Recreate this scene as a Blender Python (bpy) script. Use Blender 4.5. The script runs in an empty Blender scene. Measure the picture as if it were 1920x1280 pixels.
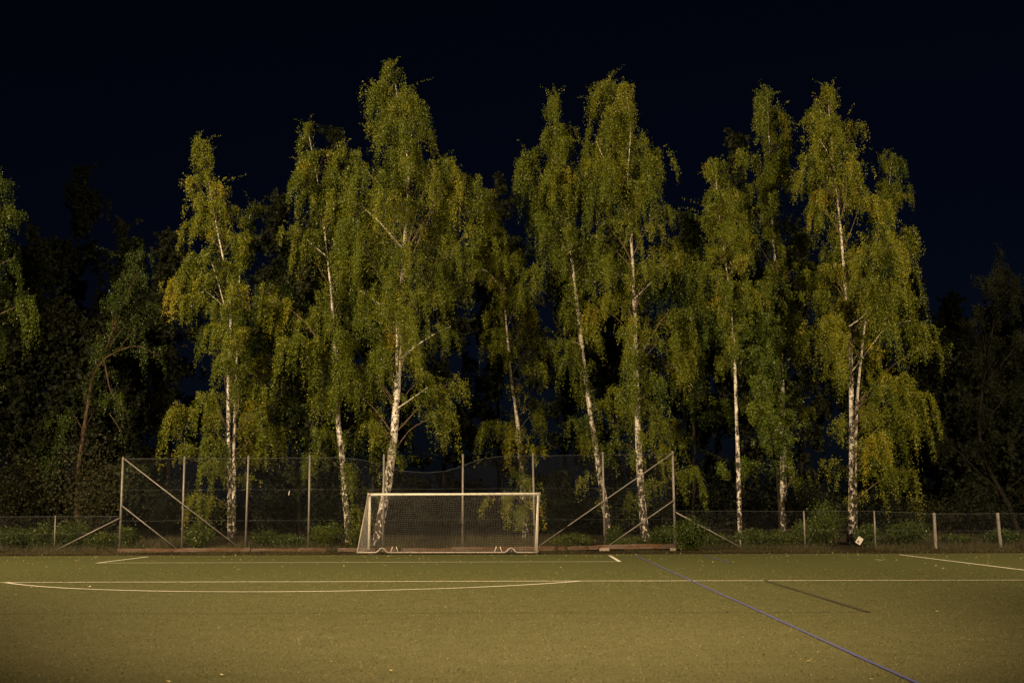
import bpy, math, random
import numpy as np
from mathutils import Vector, Matrix

random.seed(7)
C = bpy.context.scene.collection
sc = bpy.context.scene
R = math.radians

# ------------------------------------------------------------------ camera
PW, PH, FPX = 1920.0, 1280.0, 2175.0
CAM_H = 1.79
YAW, PITCH, ROLL = R(1.05), R(8.24), R(-0.2)
cam_rot = Matrix.Rotation(YAW, 3, 'Z') @ Matrix.Rotation(R(90) + PITCH, 3, 'X') @ Matrix.Rotation(ROLL, 3, 'Z')
cd = bpy.data.cameras.new('camera')
cam = bpy.data.objects.new('camera', cd)
C.objects.link(cam)
cam.matrix_world = Matrix.Translation((0, 0, CAM_H)) @ cam_rot.to_4x4()
cd.sensor_width = 36.0
cd.lens = FPX / PW * 36.0
cd.clip_start = 0.1
cd.clip_end = 2000.0
sc.camera = cam
sc.render.resolution_x, sc.render.resolution_y = 1024, 682

# ------------------------------------------------------------------ night sky
W = bpy.data.worlds.new('World')
sc.world = W
W.use_nodes = True
nt = W.node_tree
bg = nt.nodes['Background']
sky = nt.nodes.new('ShaderNodeTexSky')
sky.sky_type = 'NISHITA'
sky.sun_disc = False
sky.sun_elevation = R(24)
sky.sun_rotation = R(200)
tint = nt.nodes.new('ShaderNodeMix'); tint.data_type = 'RGBA'; tint.blend_type = 'MULTIPLY'
tint.inputs[0].default_value = 1.0
tint.inputs[7].default_value = (0.36, 0.50, 1.0, 1)
nt.links.new(sky.outputs[0], tint.inputs[6])
nt.links.new(tint.outputs[2], bg.inputs[0])
bg.inputs[1].default_value = 0.00092

# ------------------------------------------------------------------ exposure
sc.view_settings.view_transform = 'Standard'
sc.view_settings.look = 'None'
sc.view_settings.exposure = 0.0
sc.view_settings.gamma = 1.0
sc.view_settings.use_curve_mapping = False
sc.cycles.max_bounces = 6
sc.cycles.transparent_max_bounces = 4
sc.cycles.sample_clamp_indirect = 4.0

# ------------------------------------------------------------------ floodlights of the pitch (on side masts; the lamp behind the camera is added)
LAMP_COL = (1.0, 0.74, 0.42)
FLOODS = [  # mast x, y, height, aim point, watts, cone deg, blend
    (-38.0, 19.0, 26.0, (3.0, 55.0, 8.0), 170000.0, 104.0, 1.0),
    (40.0, 17.0, 26.0, (7.0, 55.0, 4.0), 105000.0, 84.0, 1.0),
    (2.0, -8.0, 22.0, (-0.5, 22.0, 0.0), 116000.0, 35.0, 1.0),  # added lamp: narrow cone brightens the near turf, leaves its corners dim
]
for (lx, ly, lz, aim, watts, cone, blend) in FLOODS:
    ld = bpy.data.lights.new('floodlight', 'SPOT')
    ld.energy = watts
    ld.color = LAMP_COL
    ld.spot_size = R(cone)
    ld.spot_blend = blend
    ld.shadow_soft_size = 0.35
    lo = bpy.data.objects.new('floodlight', ld)
    C.objects.link(lo)
    d = (Vector(aim) - Vector((lx, ly, lz))).normalized()
    lo.location = Vector((lx, ly, lz)) + d * 0.9
    lo.rotation_euler = d.to_track_quat('-Z', 'Y').to_euler()

# ================================================================== helpers
CAMP = Vector((0, 0, CAM_H))

def ray(px, py):
    return cam_rot @ Vector(((px - PW / 2) / FPX, (PH / 2 - py) / FPX, -1.0))

def P(px, py, Y):
    d = ray(px, py)
    return CAMP + d * (Y / d.y)

def G(px, py, z=0.0):
    d = ray(px, py)
    return CAMP + d * ((z - CAM_H) / d.z)

def mix_rgb(nt, fac, a, b):
    m = nt.nodes.new('ShaderNodeMix'); m.data_type = 'RGBA'
    for sock, v in ((m.inputs[0], fac), (m.inputs[6], a), (m.inputs[7], b)):
        if isinstance(v, bpy.types.NodeSocket):
            nt.links.new(v, sock)
        elif isinstance(v, (int, float)):
            sock.default_value = v
        else:
            sock.default_value = (*v, 1.0)
    return m.outputs[2]

def noise(nt, scale, detail=3.0, rough=0.55, vec=None, stretch=None):
    n = nt.nodes.new('ShaderNodeTexNoise')
    n.inputs['Scale'].default_value = scale
    n.inputs['Detail'].default_value = detail
    n.inputs['Roughness'].default_value = rough
    if vec is None:
        vec = nt.nodes.new('ShaderNodeTexCoord').outputs['Object']
    if stretch:
        mp = nt.nodes.new('ShaderNodeMapping')
        mp.inputs['Scale'].default_value = stretch
        nt.links.new(vec, mp.inputs['Vector'])
        vec = mp.outputs[0]
    nt.links.new(vec, n.inputs['Vector'])
    return n.outputs['Fac']

def ramp(nt, fac, stops):
    r = nt.nodes.new('ShaderNodeValToRGB')
    el = r.color_ramp.elements
    while len(el) < len(stops):
        el.new(0.5)
    for e, (p, c) in zip(el, stops):
        e.position = p
        e.color = (*c, 1.0) if not isinstance(c, (int, float)) else (c, c, c, 1.0)
    nt.links.new(fac, r.inputs[0])
    return r.outputs[0]

def math_node(nt, op, a, b=None, clamp=False):
    m = nt.nodes.new('ShaderNodeMath'); m.operation = op; m.use_clamp = clamp
    for sock, v in ((m.inputs[0], a), (m.inputs[1], b)):
        if v is None: continue
        if isinstance(v, bpy.types.NodeSocket): nt.links.new(v, sock)
        else: sock.default_value = v
    return m.outputs[0]

def material(name, col=(0.5, 0.5, 0.5), rough=0.6, metal=0.0, spec=0.5):
    m = bpy.data.materials.new(name)
    m.use_nodes = True
    b = m.node_tree.nodes['Principled BSDF']
    b.inputs['Base Color'].default_value = (*col, 1)
    b.inputs['Roughness'].default_value = rough
    b.inputs['Metallic'].default_value = metal
    b.inputs['Specular IOR Level'].default_value = spec
    return m, m.node_tree, b

def bump(nt, b, h, strength=0.3, dist=0.02):
    n = nt.nodes.new('ShaderNodeBump')
    n.inputs['Strength'].default_value = strength
    n.inputs['Distance'].default_value = dist
    nt.links.new(h, n.inputs['Height'])
    nt.links.new(n.outputs[0], b.inputs['Normal'])

def new_mesh(name, verts, faces, mat, parent=None, loc=None, smooth=False, tone=None):
    """verts (n,3) array in world (or local when parent given) coords; faces list / array"""
    me = bpy.data.meshes.new(name)
    verts = np.asarray(verts, dtype=np.float32)
    if isinstance(faces, np.ndarray):
        nf, k = faces.shape
        me.vertices.add(len(verts)); me.vertices.foreach_set('co', verts.ravel())
        me.loops.add(nf * k); me.loops.foreach_set('vertex_index', faces.ravel().astype(np.int32))
        me.polygons.add(nf)
        me.polygons.foreach_set('loop_start', np.arange(0, nf * k, k, dtype=np.int32))
        me.update(calc_edges=True)
    else:
        me.from_pydata([tuple(map(float, v)) for v in verts], [], faces)
        me.update()
    if smooth:
        me.polygons.foreach_set('use_smooth', np.ones(len(me.polygons), dtype=bool))
    if tone is not None:
        a = me.attributes.new('tone', 'FLOAT', 'FACE')
        a.data.foreach_set('value', np.asarray(tone, dtype=np.float32))
    me.materials.append(mat)
    o = bpy.data.objects.new(name, me)
    C.objects.link(o)
    if parent: o.parent = parent
    if loc is not None: o.location = loc
    return o

def thing(name, label, cat, loc=(0, 0, 0), group=None, rz=0.0):
    o = bpy.data.objects.new(name, None)
    C.objects.link(o)
    o.location = loc
    o.rotation_euler = (0, 0, rz)
    o.empty_display_size = 0.2
    tag(o, label, cat, group)
    return o

def tag(o, label, cat, group=None):
    o['label'] = label; o['category'] = cat
    if group: o['group'] = group

def tube(pts, radii, n=8, caps=True):
    """swept tube -> verts, faces (lists)"""
    pts = [Vector(p) for p in pts]
    if isinstance(radii, (int, float)): radii = [radii] * len(pts)
    V, F = [], []
    up = None
    for i, p in enumerate(pts):
        a = pts[max(i - 1, 0)]; b = pts[min(i + 1, len(pts) - 1)]
        d = (b - a).normalized()
        if up is None:
            up = d.orthogonal().normalized()
        up = (up - d * up.dot(d)).normalized()
        w = d.cross(up)
        for k in range(n):
            t = 2 * math.pi * k / n
            V.append(p + (up * math.cos(t) + w * math.sin(t)) * radii[i])
    for i in range(len(pts) - 1):
        for k in range(n):
            F.append((i * n + k, i * n + (k + 1) % n, (i + 1) * n + (k + 1) % n, (i + 1) * n + k))
    if caps:
        F.append(tuple(range(n - 1, -1, -1)))
        F.append(tuple(range((len(pts) - 1) * n, len(pts) * n)))
    return V, F

class MB:
    def __init__(self): self.V, self.F = [], []
    def add(self, V, F):
        o = len(self.V)
        self.V += [tuple(v) for v in V]
        self.F += [tuple(i + o for i in f) for f in F]
        return self
    def tube(self, pts, r, n=8, caps=True): return self.add(*tube(pts, r, n, caps))
    def box(self, c, s, rot=None):
        V = []
        for x in (-.5, .5):
            for y in (-.5, .5):
                for z in (-.5, .5):
                    v = Vector((x * s[0], y * s[1], z * s[2]))
                    if rot: v = rot @ v
                    V.append(v + Vector(c))
        return self.add(V, [(0, 1, 3, 2), (4, 6, 7, 5), (0, 4, 5, 1), (2, 3, 7, 6), (0, 2, 6, 4), (1, 5, 7, 3)])
    def make(self, name, mat, parent=None, smooth=False):
        return new_mesh(name, self.V, self.F, mat, parent, smooth=smooth)

def local(pts, base):
    b = Vector(base)
    return [Vector(p) - b for p in pts]

def ground_z(x, y):
    """soil level behind the pitch: flat verge, then a low bank under the trees"""
    if y < 48.0: return -0.03
    if y < 52.6: return -0.02 + 0.06 * (y - 48.0) / 4.6
    if y < 60.0:
        t = (y - 52.6) / 7.4
        return 0.04 + 0.42 * t * t * (3 - 2 * t)
    return 0.46 + 0.006 * (y - 60.0)

# ================================================================== materials
def mat_turf():
    m, nt, b = material('turf', rough=0.85, spec=0.2)
    tc = nt.nodes.new('ShaderNodeTexCoord').outputs['Object']
    fine = noise(nt, 24.0, 6.0, 0.85, tc)
    mid = noise(nt, 2.2, 4.0, 0.6, tc)
    big = noise(nt, 0.16, 3.0, 0.55, tc)
    green = ramp(nt, fine, [(0.30, (0.034, 0.039, 0.011)), (0.52, (0.071, 0.077, 0.023)), (0.78, (0.135, 0.136, 0.054))])
    sand = ramp(nt, fine, [(0.30, (0.056, 0.054, 0.026)), (0.52, (0.142, 0.132, 0.064)), (0.80, (0.30, 0.27, 0.150))])
    # sandier and paler towards the camera end, greener beyond, broken up by noise
    sep = nt.nodes.new('ShaderNodeSeparateXYZ'); nt.links.new(tc, sep.inputs[0])
    far = nt.nodes.new('ShaderNodeMapRange'); far.inputs[1].default_value = 34.0; far.inputs[2].default_value = 10.0
    nt.links.new(sep.outputs[1], far.inputs[0])
    w = math_node(nt, 'MULTIPLY', far.outputs[0], math_node(nt, 'ADD', big, 0.35), True)
    w = math_node(nt, 'ADD', w, math_node(nt, 'MULTIPLY', math_node(nt, 'SUBTRACT', mid, 0.5), 0.9), True)
    nt.links.new(mix_rgb(nt, w, green, sand), b.inputs['Base Color'])
    bump(nt, b, fine, 0.5, 0.015)
    return m

def mat_paint(name, col, wear=0.5, turf=(0.115, 0.12, 0.04)):
    m, nt, b = material(name, col, 0.8, 0, 0.2)
    n1 = noise(nt, 9.0, 5.0, 0.75)
    n2 = noise(nt, 0.5, 2.0, 0.5)
    s = math_node(nt, 'ADD', n1, math_node(nt, 'MULTIPLY', n2, 0.5))
    f = ramp(nt, s, [(0.62 - 0.12 * wear, 0.0), (0.92 - 0.12 * wear, 1.0)])
    nt.links.new(mix_rgb(nt, math_node(nt, 'MULTIPLY', f, wear), col, turf), b.inputs['Base Color'])
    return m

def mat_soil():
    m, nt, b = material('soil', rough=0.95, spec=0.1)
    a = noise(nt, 1.3, 5, 0.65); f = noise(nt, 14.0, 5, 0.7)
    c1 = ramp(nt, a, [(0.35, (0.020, 0.016, 0.007)), (0.6, (0.028, 0.025, 0.010))])
    c2 = ramp(nt, f, [(0.35, (0.010, 0.008, 0.004)), (0.7, (0.050, 0.033, 0.018))])
    nt.links.new(mix_rgb(nt, 0.5, c1, c2), b.inputs['Base Color'])
    bump(nt, b, f, 0.8, 0.05)
    return m

def mat_leaf(name, stops, trans=0.14, rough=0.42):
    m = bpy.data.materials.new(name); m.use_nodes = True
    nt = m.node_tree; b = nt.nodes['Principled BSDF']; out = nt.nodes['Material Output']
    at = nt.nodes.new('ShaderNodeAttribute'); at.attribute_name = 'tone'
    col = ramp(nt, at.outputs['Fac'], stops)
    nt.links.new(col, b.inputs['Base Color'])
    b.inputs['Roughness'].default_value = rough
    b.inputs['Specular IOR Level'].default_value = 0.36
    tr = nt.nodes.new('ShaderNodeBsdfTranslucent')
    nt.links.new(col, tr.inputs[0])
    mx = nt.nodes.new('ShaderNodeMixShader'); mx.inputs[0].default_value = trans
    nt.links.new(b.outputs[0], mx.inputs[1]); nt.links.new(tr.outputs[0], mx.inputs[2])
    nt.links.new(mx.outputs[0], out.inputs[0])
    return m

def mat_birch():
    m, nt, b = material('birch_bark', rough=0.75, spec=0.25)
    tc = nt.nodes.new('ShaderNodeTexCoord').outputs['Object']
    sep = nt.nodes.new('ShaderNodeSeparateXYZ'); nt.links.new(tc, sep.inputs[0])
    z = sep.outputs[2]
    white = ramp(nt, noise(nt, 3.0, 3, 0.6, tc), [(0.3, (0.58, 0.51, 0.45)), (0.65, (0.80, 0.75, 0.69))])
    lent = noise(nt, 1.0, 4, 0.7, tc, (2.6, 2.6, 15.0))       # dark bands round the trunk
    lm = ramp(nt, lent, [(0.53, 0.0), (0.60, 1.0)])
    patch = noise(nt, 1.0, 4, 0.65, tc, (8.0, 8.0, 4.2))
    low = nt.nodes.new('ShaderNodeMapRange')                    # fissured black bark grows at the foot of old birches
    low.inputs[1].default_value = 0.2; low.inputs[2].default_value = 8.0
    low.inputs[3].default_value = 0.17; low.inputs[4].default_value = -0.02
    nt.links.new(z, low.inputs[0])
    pm = ramp(nt, math_node(nt, 'ADD', patch, low.outputs[0]), [(0.56, 0.0), (0.63, 1.0)])
    dark = math_node(nt, 'MAXIMUM', math_node(nt, 'MULTIPLY', lm, 0.85), pm)
    nt.links.new(mix_rgb(nt, dark, white, (0.035, 0.028, 0.022)), b.inputs['Base Color'])
    bump(nt, b, math_node(nt, 'SUBTRACT', 1.0, dark), 0.5, 0.02)
    return m

def mat_bark(name, c0, c1):
    m, nt, b = material(name, rough=0.9, spec=0.15)
    f = noise(nt, 1.0, 5, 0.7, None, (12, 12, 3))
    nt.links.new(ramp(nt, f, [(0.35, c0), (0.65, c1)]), b.inputs['Base Color'])
    bump(nt, b, f, 0.7, 0.03)
    return m

def mat_galv(name='galvanised_steel', col=(0.40, 0.38, 0.37)):
    m, nt, b = material(name, col, 0.55, 0.25, 0.5)
    f = noise(nt, 1.0, 4, 0.7, None, (14, 14, 6))
    nt.links.new(ramp(nt, f, [(0.32, tuple(c * 0.55 for c in col)), (0.6, col), (0.8, tuple(min(1, c * 1.35) for c in col))]), b.inputs['Base Color'])
    return m

def mat_white_metal():
    m, nt, b = material('white_enamel', rough=0.45)
    f = noise(nt, 5.0, 5, 0.7)
    nt.links.new(ramp(nt, f, [(0.30, (0.42, 0.36, 0.28)), (0.48, (0.72, 0.69, 0.62)), (0.7, (0.80, 0.78, 0.72))]), b.inputs['Base Color'])
    return m

def mat_wood():
    m, nt, b = material('weathered_timber', rough=0.85, spec=0.15)
    g = noise(nt, 1.0, 5, 0.7, None, (1.2, 22, 22))
    p = noise(nt, 1.0, 4, 0.6, None, (1.4, 4, 4))
    c = ramp(nt, g, [(0.3, (0.066, 0.045, 0.036)), (0.7, (0.20, 0.142, 0.112))])
    nt.links.new(mix_rgb(nt, ramp(nt, p, [(0.48, 0.0), (0.62, 1.0)]), c, (0.10, 0.055, 0.030)), b.inputs['Base Color'])
    bump(nt, b, g, 0.6, 0.02)
    return m

BIRCH_STOPS = [(0.0, (0.026, 0.044, 0.004)), (0.4, (0.088, 0.118, 0.008)), (0.75, (0.180, 0.188, 0.011)), (1.0, (0.36, 0.27, 0.018))]
GREEN_STOPS = [(0.0, (0.040, 0.068, 0.009)), (0.5, (0.084, 0.122, 0.012)), (0.85, (0.130, 0.150, 0.015)), (1.0, (0.22, 0.17, 0.02))]
DARK_STOPS = [(0.0, (0.009, 0.014, 0.004)), (0.6, (0.020, 0.025, 0.006)), (1.0, (0.036, 0.034, 0.008))]  # leaves of the unlit wood: the missing light is put into the colour
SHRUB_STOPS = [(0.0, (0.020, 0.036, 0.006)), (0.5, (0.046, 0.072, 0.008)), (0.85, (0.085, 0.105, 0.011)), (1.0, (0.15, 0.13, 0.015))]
M = dict(
    turf=mat_turf(), soil=mat_soil(),
    white=mat_paint('white_line_paint', (0.80, 0.76, 0.68), 0.35),
    faint=mat_paint('worn_line_paint', (0.34, 0.36, 0.16), 0.8),
    blue=mat_paint('blue_line_paint', (0.10, 0.105, 0.36), 0.45),
    black=mat_paint('dark_line_paint', (0.036, 0.033, 0.031), 0.35),
    seam=mat_paint('seam_fill', (0.040, 0.037, 0.017), 0.6, (0.09, 0.088, 0.034)),
    birch=mat_leaf('birch_leaf', BIRCH_STOPS), green=mat_leaf('green_leaf', GREEN_STOPS),
    shrub=mat_leaf('shrub_leaf', SHRUB_STOPS),
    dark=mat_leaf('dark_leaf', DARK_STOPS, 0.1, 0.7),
    bark=mat_birch(), brown=mat_bark('brown_bark', (0.035, 0.022, 0.014), (0.13, 0.086, 0.058)),
    twig=mat_bark('birch_twig_bark', (0.07, 0.045, 0.03), (0.20, 0.15, 0.11)), darkbark=mat_bark('dark_bark', (0.014, 0.012, 0.010), (0.045, 0.038, 0.030)),  # dark_bark: darkness of unlit trunks put into the colour
    galv=mat_galv(col=(0.26, 0.235, 0.22)), wire=mat_galv('fence_wire', (0.145, 0.15, 0.165)),
    enamel=mat_white_metal(), wood=mat_wood(),
    cord=material('net_cord', (0.31, 0.29, 0.28), 0.85)[0], frame=mat_galv('frame_tube', (0.40, 0.35, 0.31)),
    rubber=material('black_rubber', (0.018, 0.018, 0.02), 0.6)[0],
    card=material('white_sheet', (0.60, 0.57, 0.54), 0.6)[0],
    print=material('brown_print', (0.16, 0.055, 0.045), 0.7)[0],
    concrete=material('concrete', (0.32, 0.27, 0.22), 0.9)[0],
    straw=mat_leaf('dry_grass', [(0.0, (0.022, 0.032, 0.007)), (0.5, (0.044, 0.038, 0.012)), (1.0, (0.115, 0.072, 0.030))], 0.15, 0.7),
    litter=mat_leaf('fallen_leaf', [(0.0, (0.28, 0.20, 0.06)), (0.6, (0.50, 0.42, 0.16)), (1.0, (0.70, 0.62, 0.42))], 0.1, 0.6),
    fibre=mat_leaf('turf_fibre', [(0.0, (0.075, 0.085, 0.026)), (0.55, (0.15, 0.145, 0.055)), (1.0, (0.32, 0.27, 0.14))], 0.1, 0.55),
)

# ================================================================== ground
def grid_sheet(name, xs, ys, zf, mat):
    V = [(x, y, zf(x, y)) for y in ys for x in xs]
    nx = len(xs)
    F = [(j * nx + i, j * nx + i + 1, (j + 1) * nx + i + 1, (j + 1) * nx + i) for j in range(len(ys) - 1) for i in range(nx - 1)]
    return new_mesh(name, V, F, mat, smooth=True)

rngG = random.Random(3)
xs = [-400, -200, -120, -80] + [x for x in range(-60, 61, 2)] + [80, 120, 200, 400]
ys = [-400, -100, 47.0] + [48.0 + 0.5 * k for k in range(30)] + [64, 68, 74, 82, 95, 120, 200, 400, 900]
g = grid_sheet('ground', xs, ys, lambda x, y: ground_z(x, y) + (rngG.uniform(-.03, .03) if 48.2 < y < 63 and abs(x) < 61 else 0), M['soil'])
g['kind'] = 'structure'

edge = random.Random(5)
px_ = [-60 + 0.5 * k for k in range(241)]
V = []; F = []
for x in px_:
    V += [(x, -60, 0), (x, 30, 0), (x, 47.55 + 0.10 * math.sin(x * 0.7) + edge.uniform(-.05, .05), 0), (x, 47.75 + 0.10 * math.sin(x * 0.7), -0.06)]
for i in range(len(px_) - 1):
    for k in range(3):
        F.append((i * 4 + k, (i + 1) * 4 + k, (i + 1) * 4 + k + 1, i * 4 + k + 1))
pitch = new_mesh('pitch', V, F, M['turf'])
pitch['kind'] = 'structure'

def strip(name, pts, w, z, mat):
    """flat painted line along pts on the pitch"""
    pts = [Vector((p[0], p[1], 0)) for p in pts]
    V, F = [], []
    for i, p in enumerate(pts):
        a = pts[max(i - 1, 0)]; b = pts[min(i + 1, len(pts) - 1)]
        d = (b - a).normalized(); n = Vector((-d.y, d.x, 0))
        V += [p + n * w / 2 + Vector((0, 0, z)), p - n * w / 2 + Vector((0, 0, z))]
    F = [(2 * i, 2 * i + 1, 2 * i + 3, 2 * i + 2) for i in range(len(pts) - 1)]
    return new_mesh(name, V, F, mat, pitch)

def wobble(a, b, n=40, amp=0.02, seed=1):
    r = random.Random(seed); a = Vector((*a, 0)); b = Vector((*b, 0))
    nrm = Vector((-(b - a).y, (b - a).x, 0)).normalized()
    out = []; v = 0
    for i in range(n + 1):
        v = 0.8 * v + r.uniform(-amp, amp)
        out.append(a.lerp(b, i / n) + nrm * v)
    return out

GX = -6.15
Y0, Y6, Y16 = 46.35, 40.85, 29.9
strip('goal_line', wobble((-58, Y0), (58, Y0), 80, .02, 2), 0.10, .004, M['faint'])
strip('goal_area_line', wobble((GX - 9.16, Y6), (GX + 9.16, Y6), 30, .015, 3), 0.11, .004, M['white'])
strip('goal_area_line', [(GX - 9.1, Y6 + .06), (GX - 9.1, Y0 - .06)], 0.12, .004, M['white'])
strip('goal_area_line', [(GX + 9.1, Y6 + .06), (GX + 9.1, Y0 - .06)], 0.12, .004, M['white'])
strip('penalty_area_line', wobble((GX - 20.2, Y16), (GX + 20.4, Y16), 60, .02, 4), 0.12, .004, M['white'])
strip('penalty_area_line', [(GX - 20.2, Y16 + .06), (GX - 20.2, Y0 - .06)], 0.12, .004, M['white'])
strip('penalty_area_line', [(GX + 20.4, Y16 + .06), (GX + 20.4, Y0 - .06)], 0.12, .004, M['white'])
arc = []
a0 = math.acos(5.5 / 9.15)
for i in range(61):
    a = -a0 + 2 * a0 * i / 60
    arc.append((GX + 9.15 * math.sin(a), Y0 - 11 - 9.15 * math.cos(a)))
strip('penalty_arc', arc, 0.12, .008, M['white'])
strip('blue_line', wobble((3.95, 4.0), (3.95, 46.0), 40, .006, 5), 0.055, .012, M['blue'])
strip('blue_line', [(6.55, 39.5), (6.55, 45.8)], 0.055, .012, M['blue'])
strip('dark_line', wobble((5.8, 20.7), (5.8, 29.8), 12, .006, 6), 0.10, .012, M['black'])
strip('seam', wobble((-22, 20.8), (5.75, 20.8), 60, .02, 7), 0.035, .004, M['seam'])
strip('stray_mark', [G(1641, 1048.5), G(1656, 1050)], 0.06, .008, M['white'])

def leaf_quads(pos, size, rng, droop=0.0, flat=False):
    """small pointed leaves at pos"""
    n = len(pos)
    a = rng.normal(size=(n, 3)); a[:, 2] -= droop
    if flat: a[:, 2] *= 0.12
    a /= np.linalg.norm(a, axis=1, keepdims=True)
    r = rng.normal(size=(n, 3))
    if flat: r[:, 2] *= 0.12
    b = np.cross(a, r) if not flat else np.stack([-a[:, 1], a[:, 0], r[:, 2] * .4], 1)
    b /= np.linalg.norm(b, axis=1, keepdims=True) + 1e-9
    s = size[:, None]
    V = np.empty((n, 3, 3))
    V[:, 0] = pos
    V[:, 1] = pos + a * s * 0.82 + b * s * 0.44
    V[:, 2] = pos + a * s * 0.82 - b * s * 0.44
    return V.reshape(-1, 3), np.arange(n * 3).reshape(n, 3)

# fibres of the artificial turf near the camera, and leaf litter
rng = np.random.default_rng(11)
n = 150000
yy = 8.5 + 27.0 * rng.random(n) ** 1.5
xx = (rng.random(n) - 0.5) * (2 * 0.50 * yy + 4) - yy * 0.018
ln = rng.uniform(0.010, 0.030, n) * (0.7 + yy / 30); wd = 0.0030 * (0.6 + yy / 14)
ang = rng.random(n) * 2 * np.pi
d = np.stack([np.cos(ang), np.sin(ang), np.zeros(n)], 1)
p0 = np.stack([xx, yy, np.full(n, 0.001)], 1)
sd = np.stack([-d[:, 1], d[:, 0], np.zeros(n)], 1) * wd[:, None]
tip = p0 + d * ln[:, None]; tip[:, 2] += rng.uniform(0.004, 0.018, n)
V = np.stack([p0 + sd, p0 - sd, tip], 1).reshape(-1, 3)
o = new_mesh('turf_fibres', V, np.arange(n * 3).reshape(n, 3), M['fibre'], tone=np.clip(rng.normal(0.45, 0.36, n), 0, 1))
o['kind'] = 'stuff'; tag(o, 'loose fibres of the artificial turf across the near pitch', 'turf')

n = 1500
yy = np.where(rng.random(n) < 0.965, 47.8 - np.abs(rng.normal(0, 5.5, n)), 10 + 37 * rng.random(n))
yy = np.clip(yy, 10, 47.5)
xx = (rng.random(n) - 0.46) * 1.0 * yy
pos = np.stack([xx, yy, np.full(n, 0.022)], 1)
V, F = leaf_quads(pos, rng.uniform(0.035, 0.085, n), rng, 0, True)
V[:, 2] += rng.uniform(-0.006, 0.012, len(V))
o = new_mesh('fallen_leaves', V, F, M['litter'], tone=rng.random(n))
o['kind'] = 'stuff'; tag(o, 'small pale birch leaves fallen on the pitch', 'leaves')

n = 5000
yy = 47.6 + 5.2 * rng.random(n); xx = (rng.random(n) - 0.5) * 62
pos = np.stack([xx, yy, np.array([max(ground_z(0, y), 0) + 0.03 for y in yy])], 1)
V, F = leaf_quads(pos, rng.uniform(0.04, 0.10, n), rng, 0, True)
V[:, 2] += rng.uniform(-0.01, 0.03, len(V))
o = new_mesh('leaf_litter', V, F, M['straw'], tone=np.clip(rng.normal(0.65, 0.25, n), 0, 1))
o['kind'] = 'stuff'; tag(o, 'brown leaf litter along the foot of the fence', 'leaves')

n = 60000
yy = 48.6 + 10.0 * rng.random(n) ** 1.2; xx = (rng.random(n) - 0.5) * 66
cl = (np.sin(xx * 1.7) + np.sin(xx * 0.63 + 2) + rng.normal(0, .6, n)) > -0.5
xx, yy = xx[cl], yy[cl]; n = len(xx)
zz = np.array([ground_z(0, y) for y in yy]) - 0.01
h = rng.uniform(0.06, 0.30, n) * np.where(yy < 51.2, 0.45, 1.25)
p0 = np.stack([xx, yy, zz], 1); lean = rng.normal(0, 0.35, (n, 2))
tip = p0 + np.stack([lean[:, 0] * h, lean[:, 1] * h, h], 1)
sd = np.stack([np.full(n, 0.008), np.zeros(n), np.zeros(n)], 1)
V = np.stack([p0 + sd, p0 - sd, tip], 1).reshape(-1, 3)
o = new_mesh('verge_grass', V, np.arange(n * 3).reshape(n, 3), M['straw'], tone=np.clip(rng.normal(0.38, 0.28, n), 0, 1))
o['kind'] = 'stuff'; tag(o, 'rough half dry grass on the verge under the fence', 'grass')

# ================================================================== trees
FG = 'lit birches standing behind the fence'
def interp_path(pts, z):
    if z <= pts[0].z: return pts[0].copy()
    for a, b in zip(pts, pts[1:]):
        if z <= b.z:
            t = (z - a.z) / max(b.z - a.z, 1e-6)
            return a.lerp(b, t)
    return pts[-1].copy()

def smooth_path(pts, n=5):
    out = []
    for i in range(len(pts) - 1):
        p0 = pts[max(i - 1, 0)]; p1 = pts[i]; p2 = pts[i + 1]; p3 = pts[min(i + 2, len(pts) - 1)]
        for k in range(n):
            t = k / n
            out.append(0.5 * ((2 * p1) + (-p0 + p2) * t + (2 * p0 - 5 * p1 + 4 * p2 - p3) * t * t + (-p0 + 3 * p1 - 3 * p2 + p3) * t ** 3))
    out.append(pts[-1])
    return out

def strands_to_leaves(starts, outs, lens, rng, spacing, jit):
    """hanging twigs: returns leaf positions and the strand id of each"""
    cnt = np.maximum(2, (lens / spacing).astype(int))
    idx = np.repeat(np.arange(len(starts)), cnt)
    t = rng.random(len(idx))
    L = lens[idx]
    s, o = starts[idx], outs[idx]
    reach = 0.26 * L * (1 - (1 - t) ** 2)
    pos = s + o * reach[:, None]
    pos[:, 2] += 0.10 * L * np.sin(np.minimum(t * 2.2, 3.14)) - L * t ** 1.35
    pos += rng.normal(0, 1, (len(idx), 3)) * (jit * (1.15 - 0.55 * t))[:, None]
    return pos, idx

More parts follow.
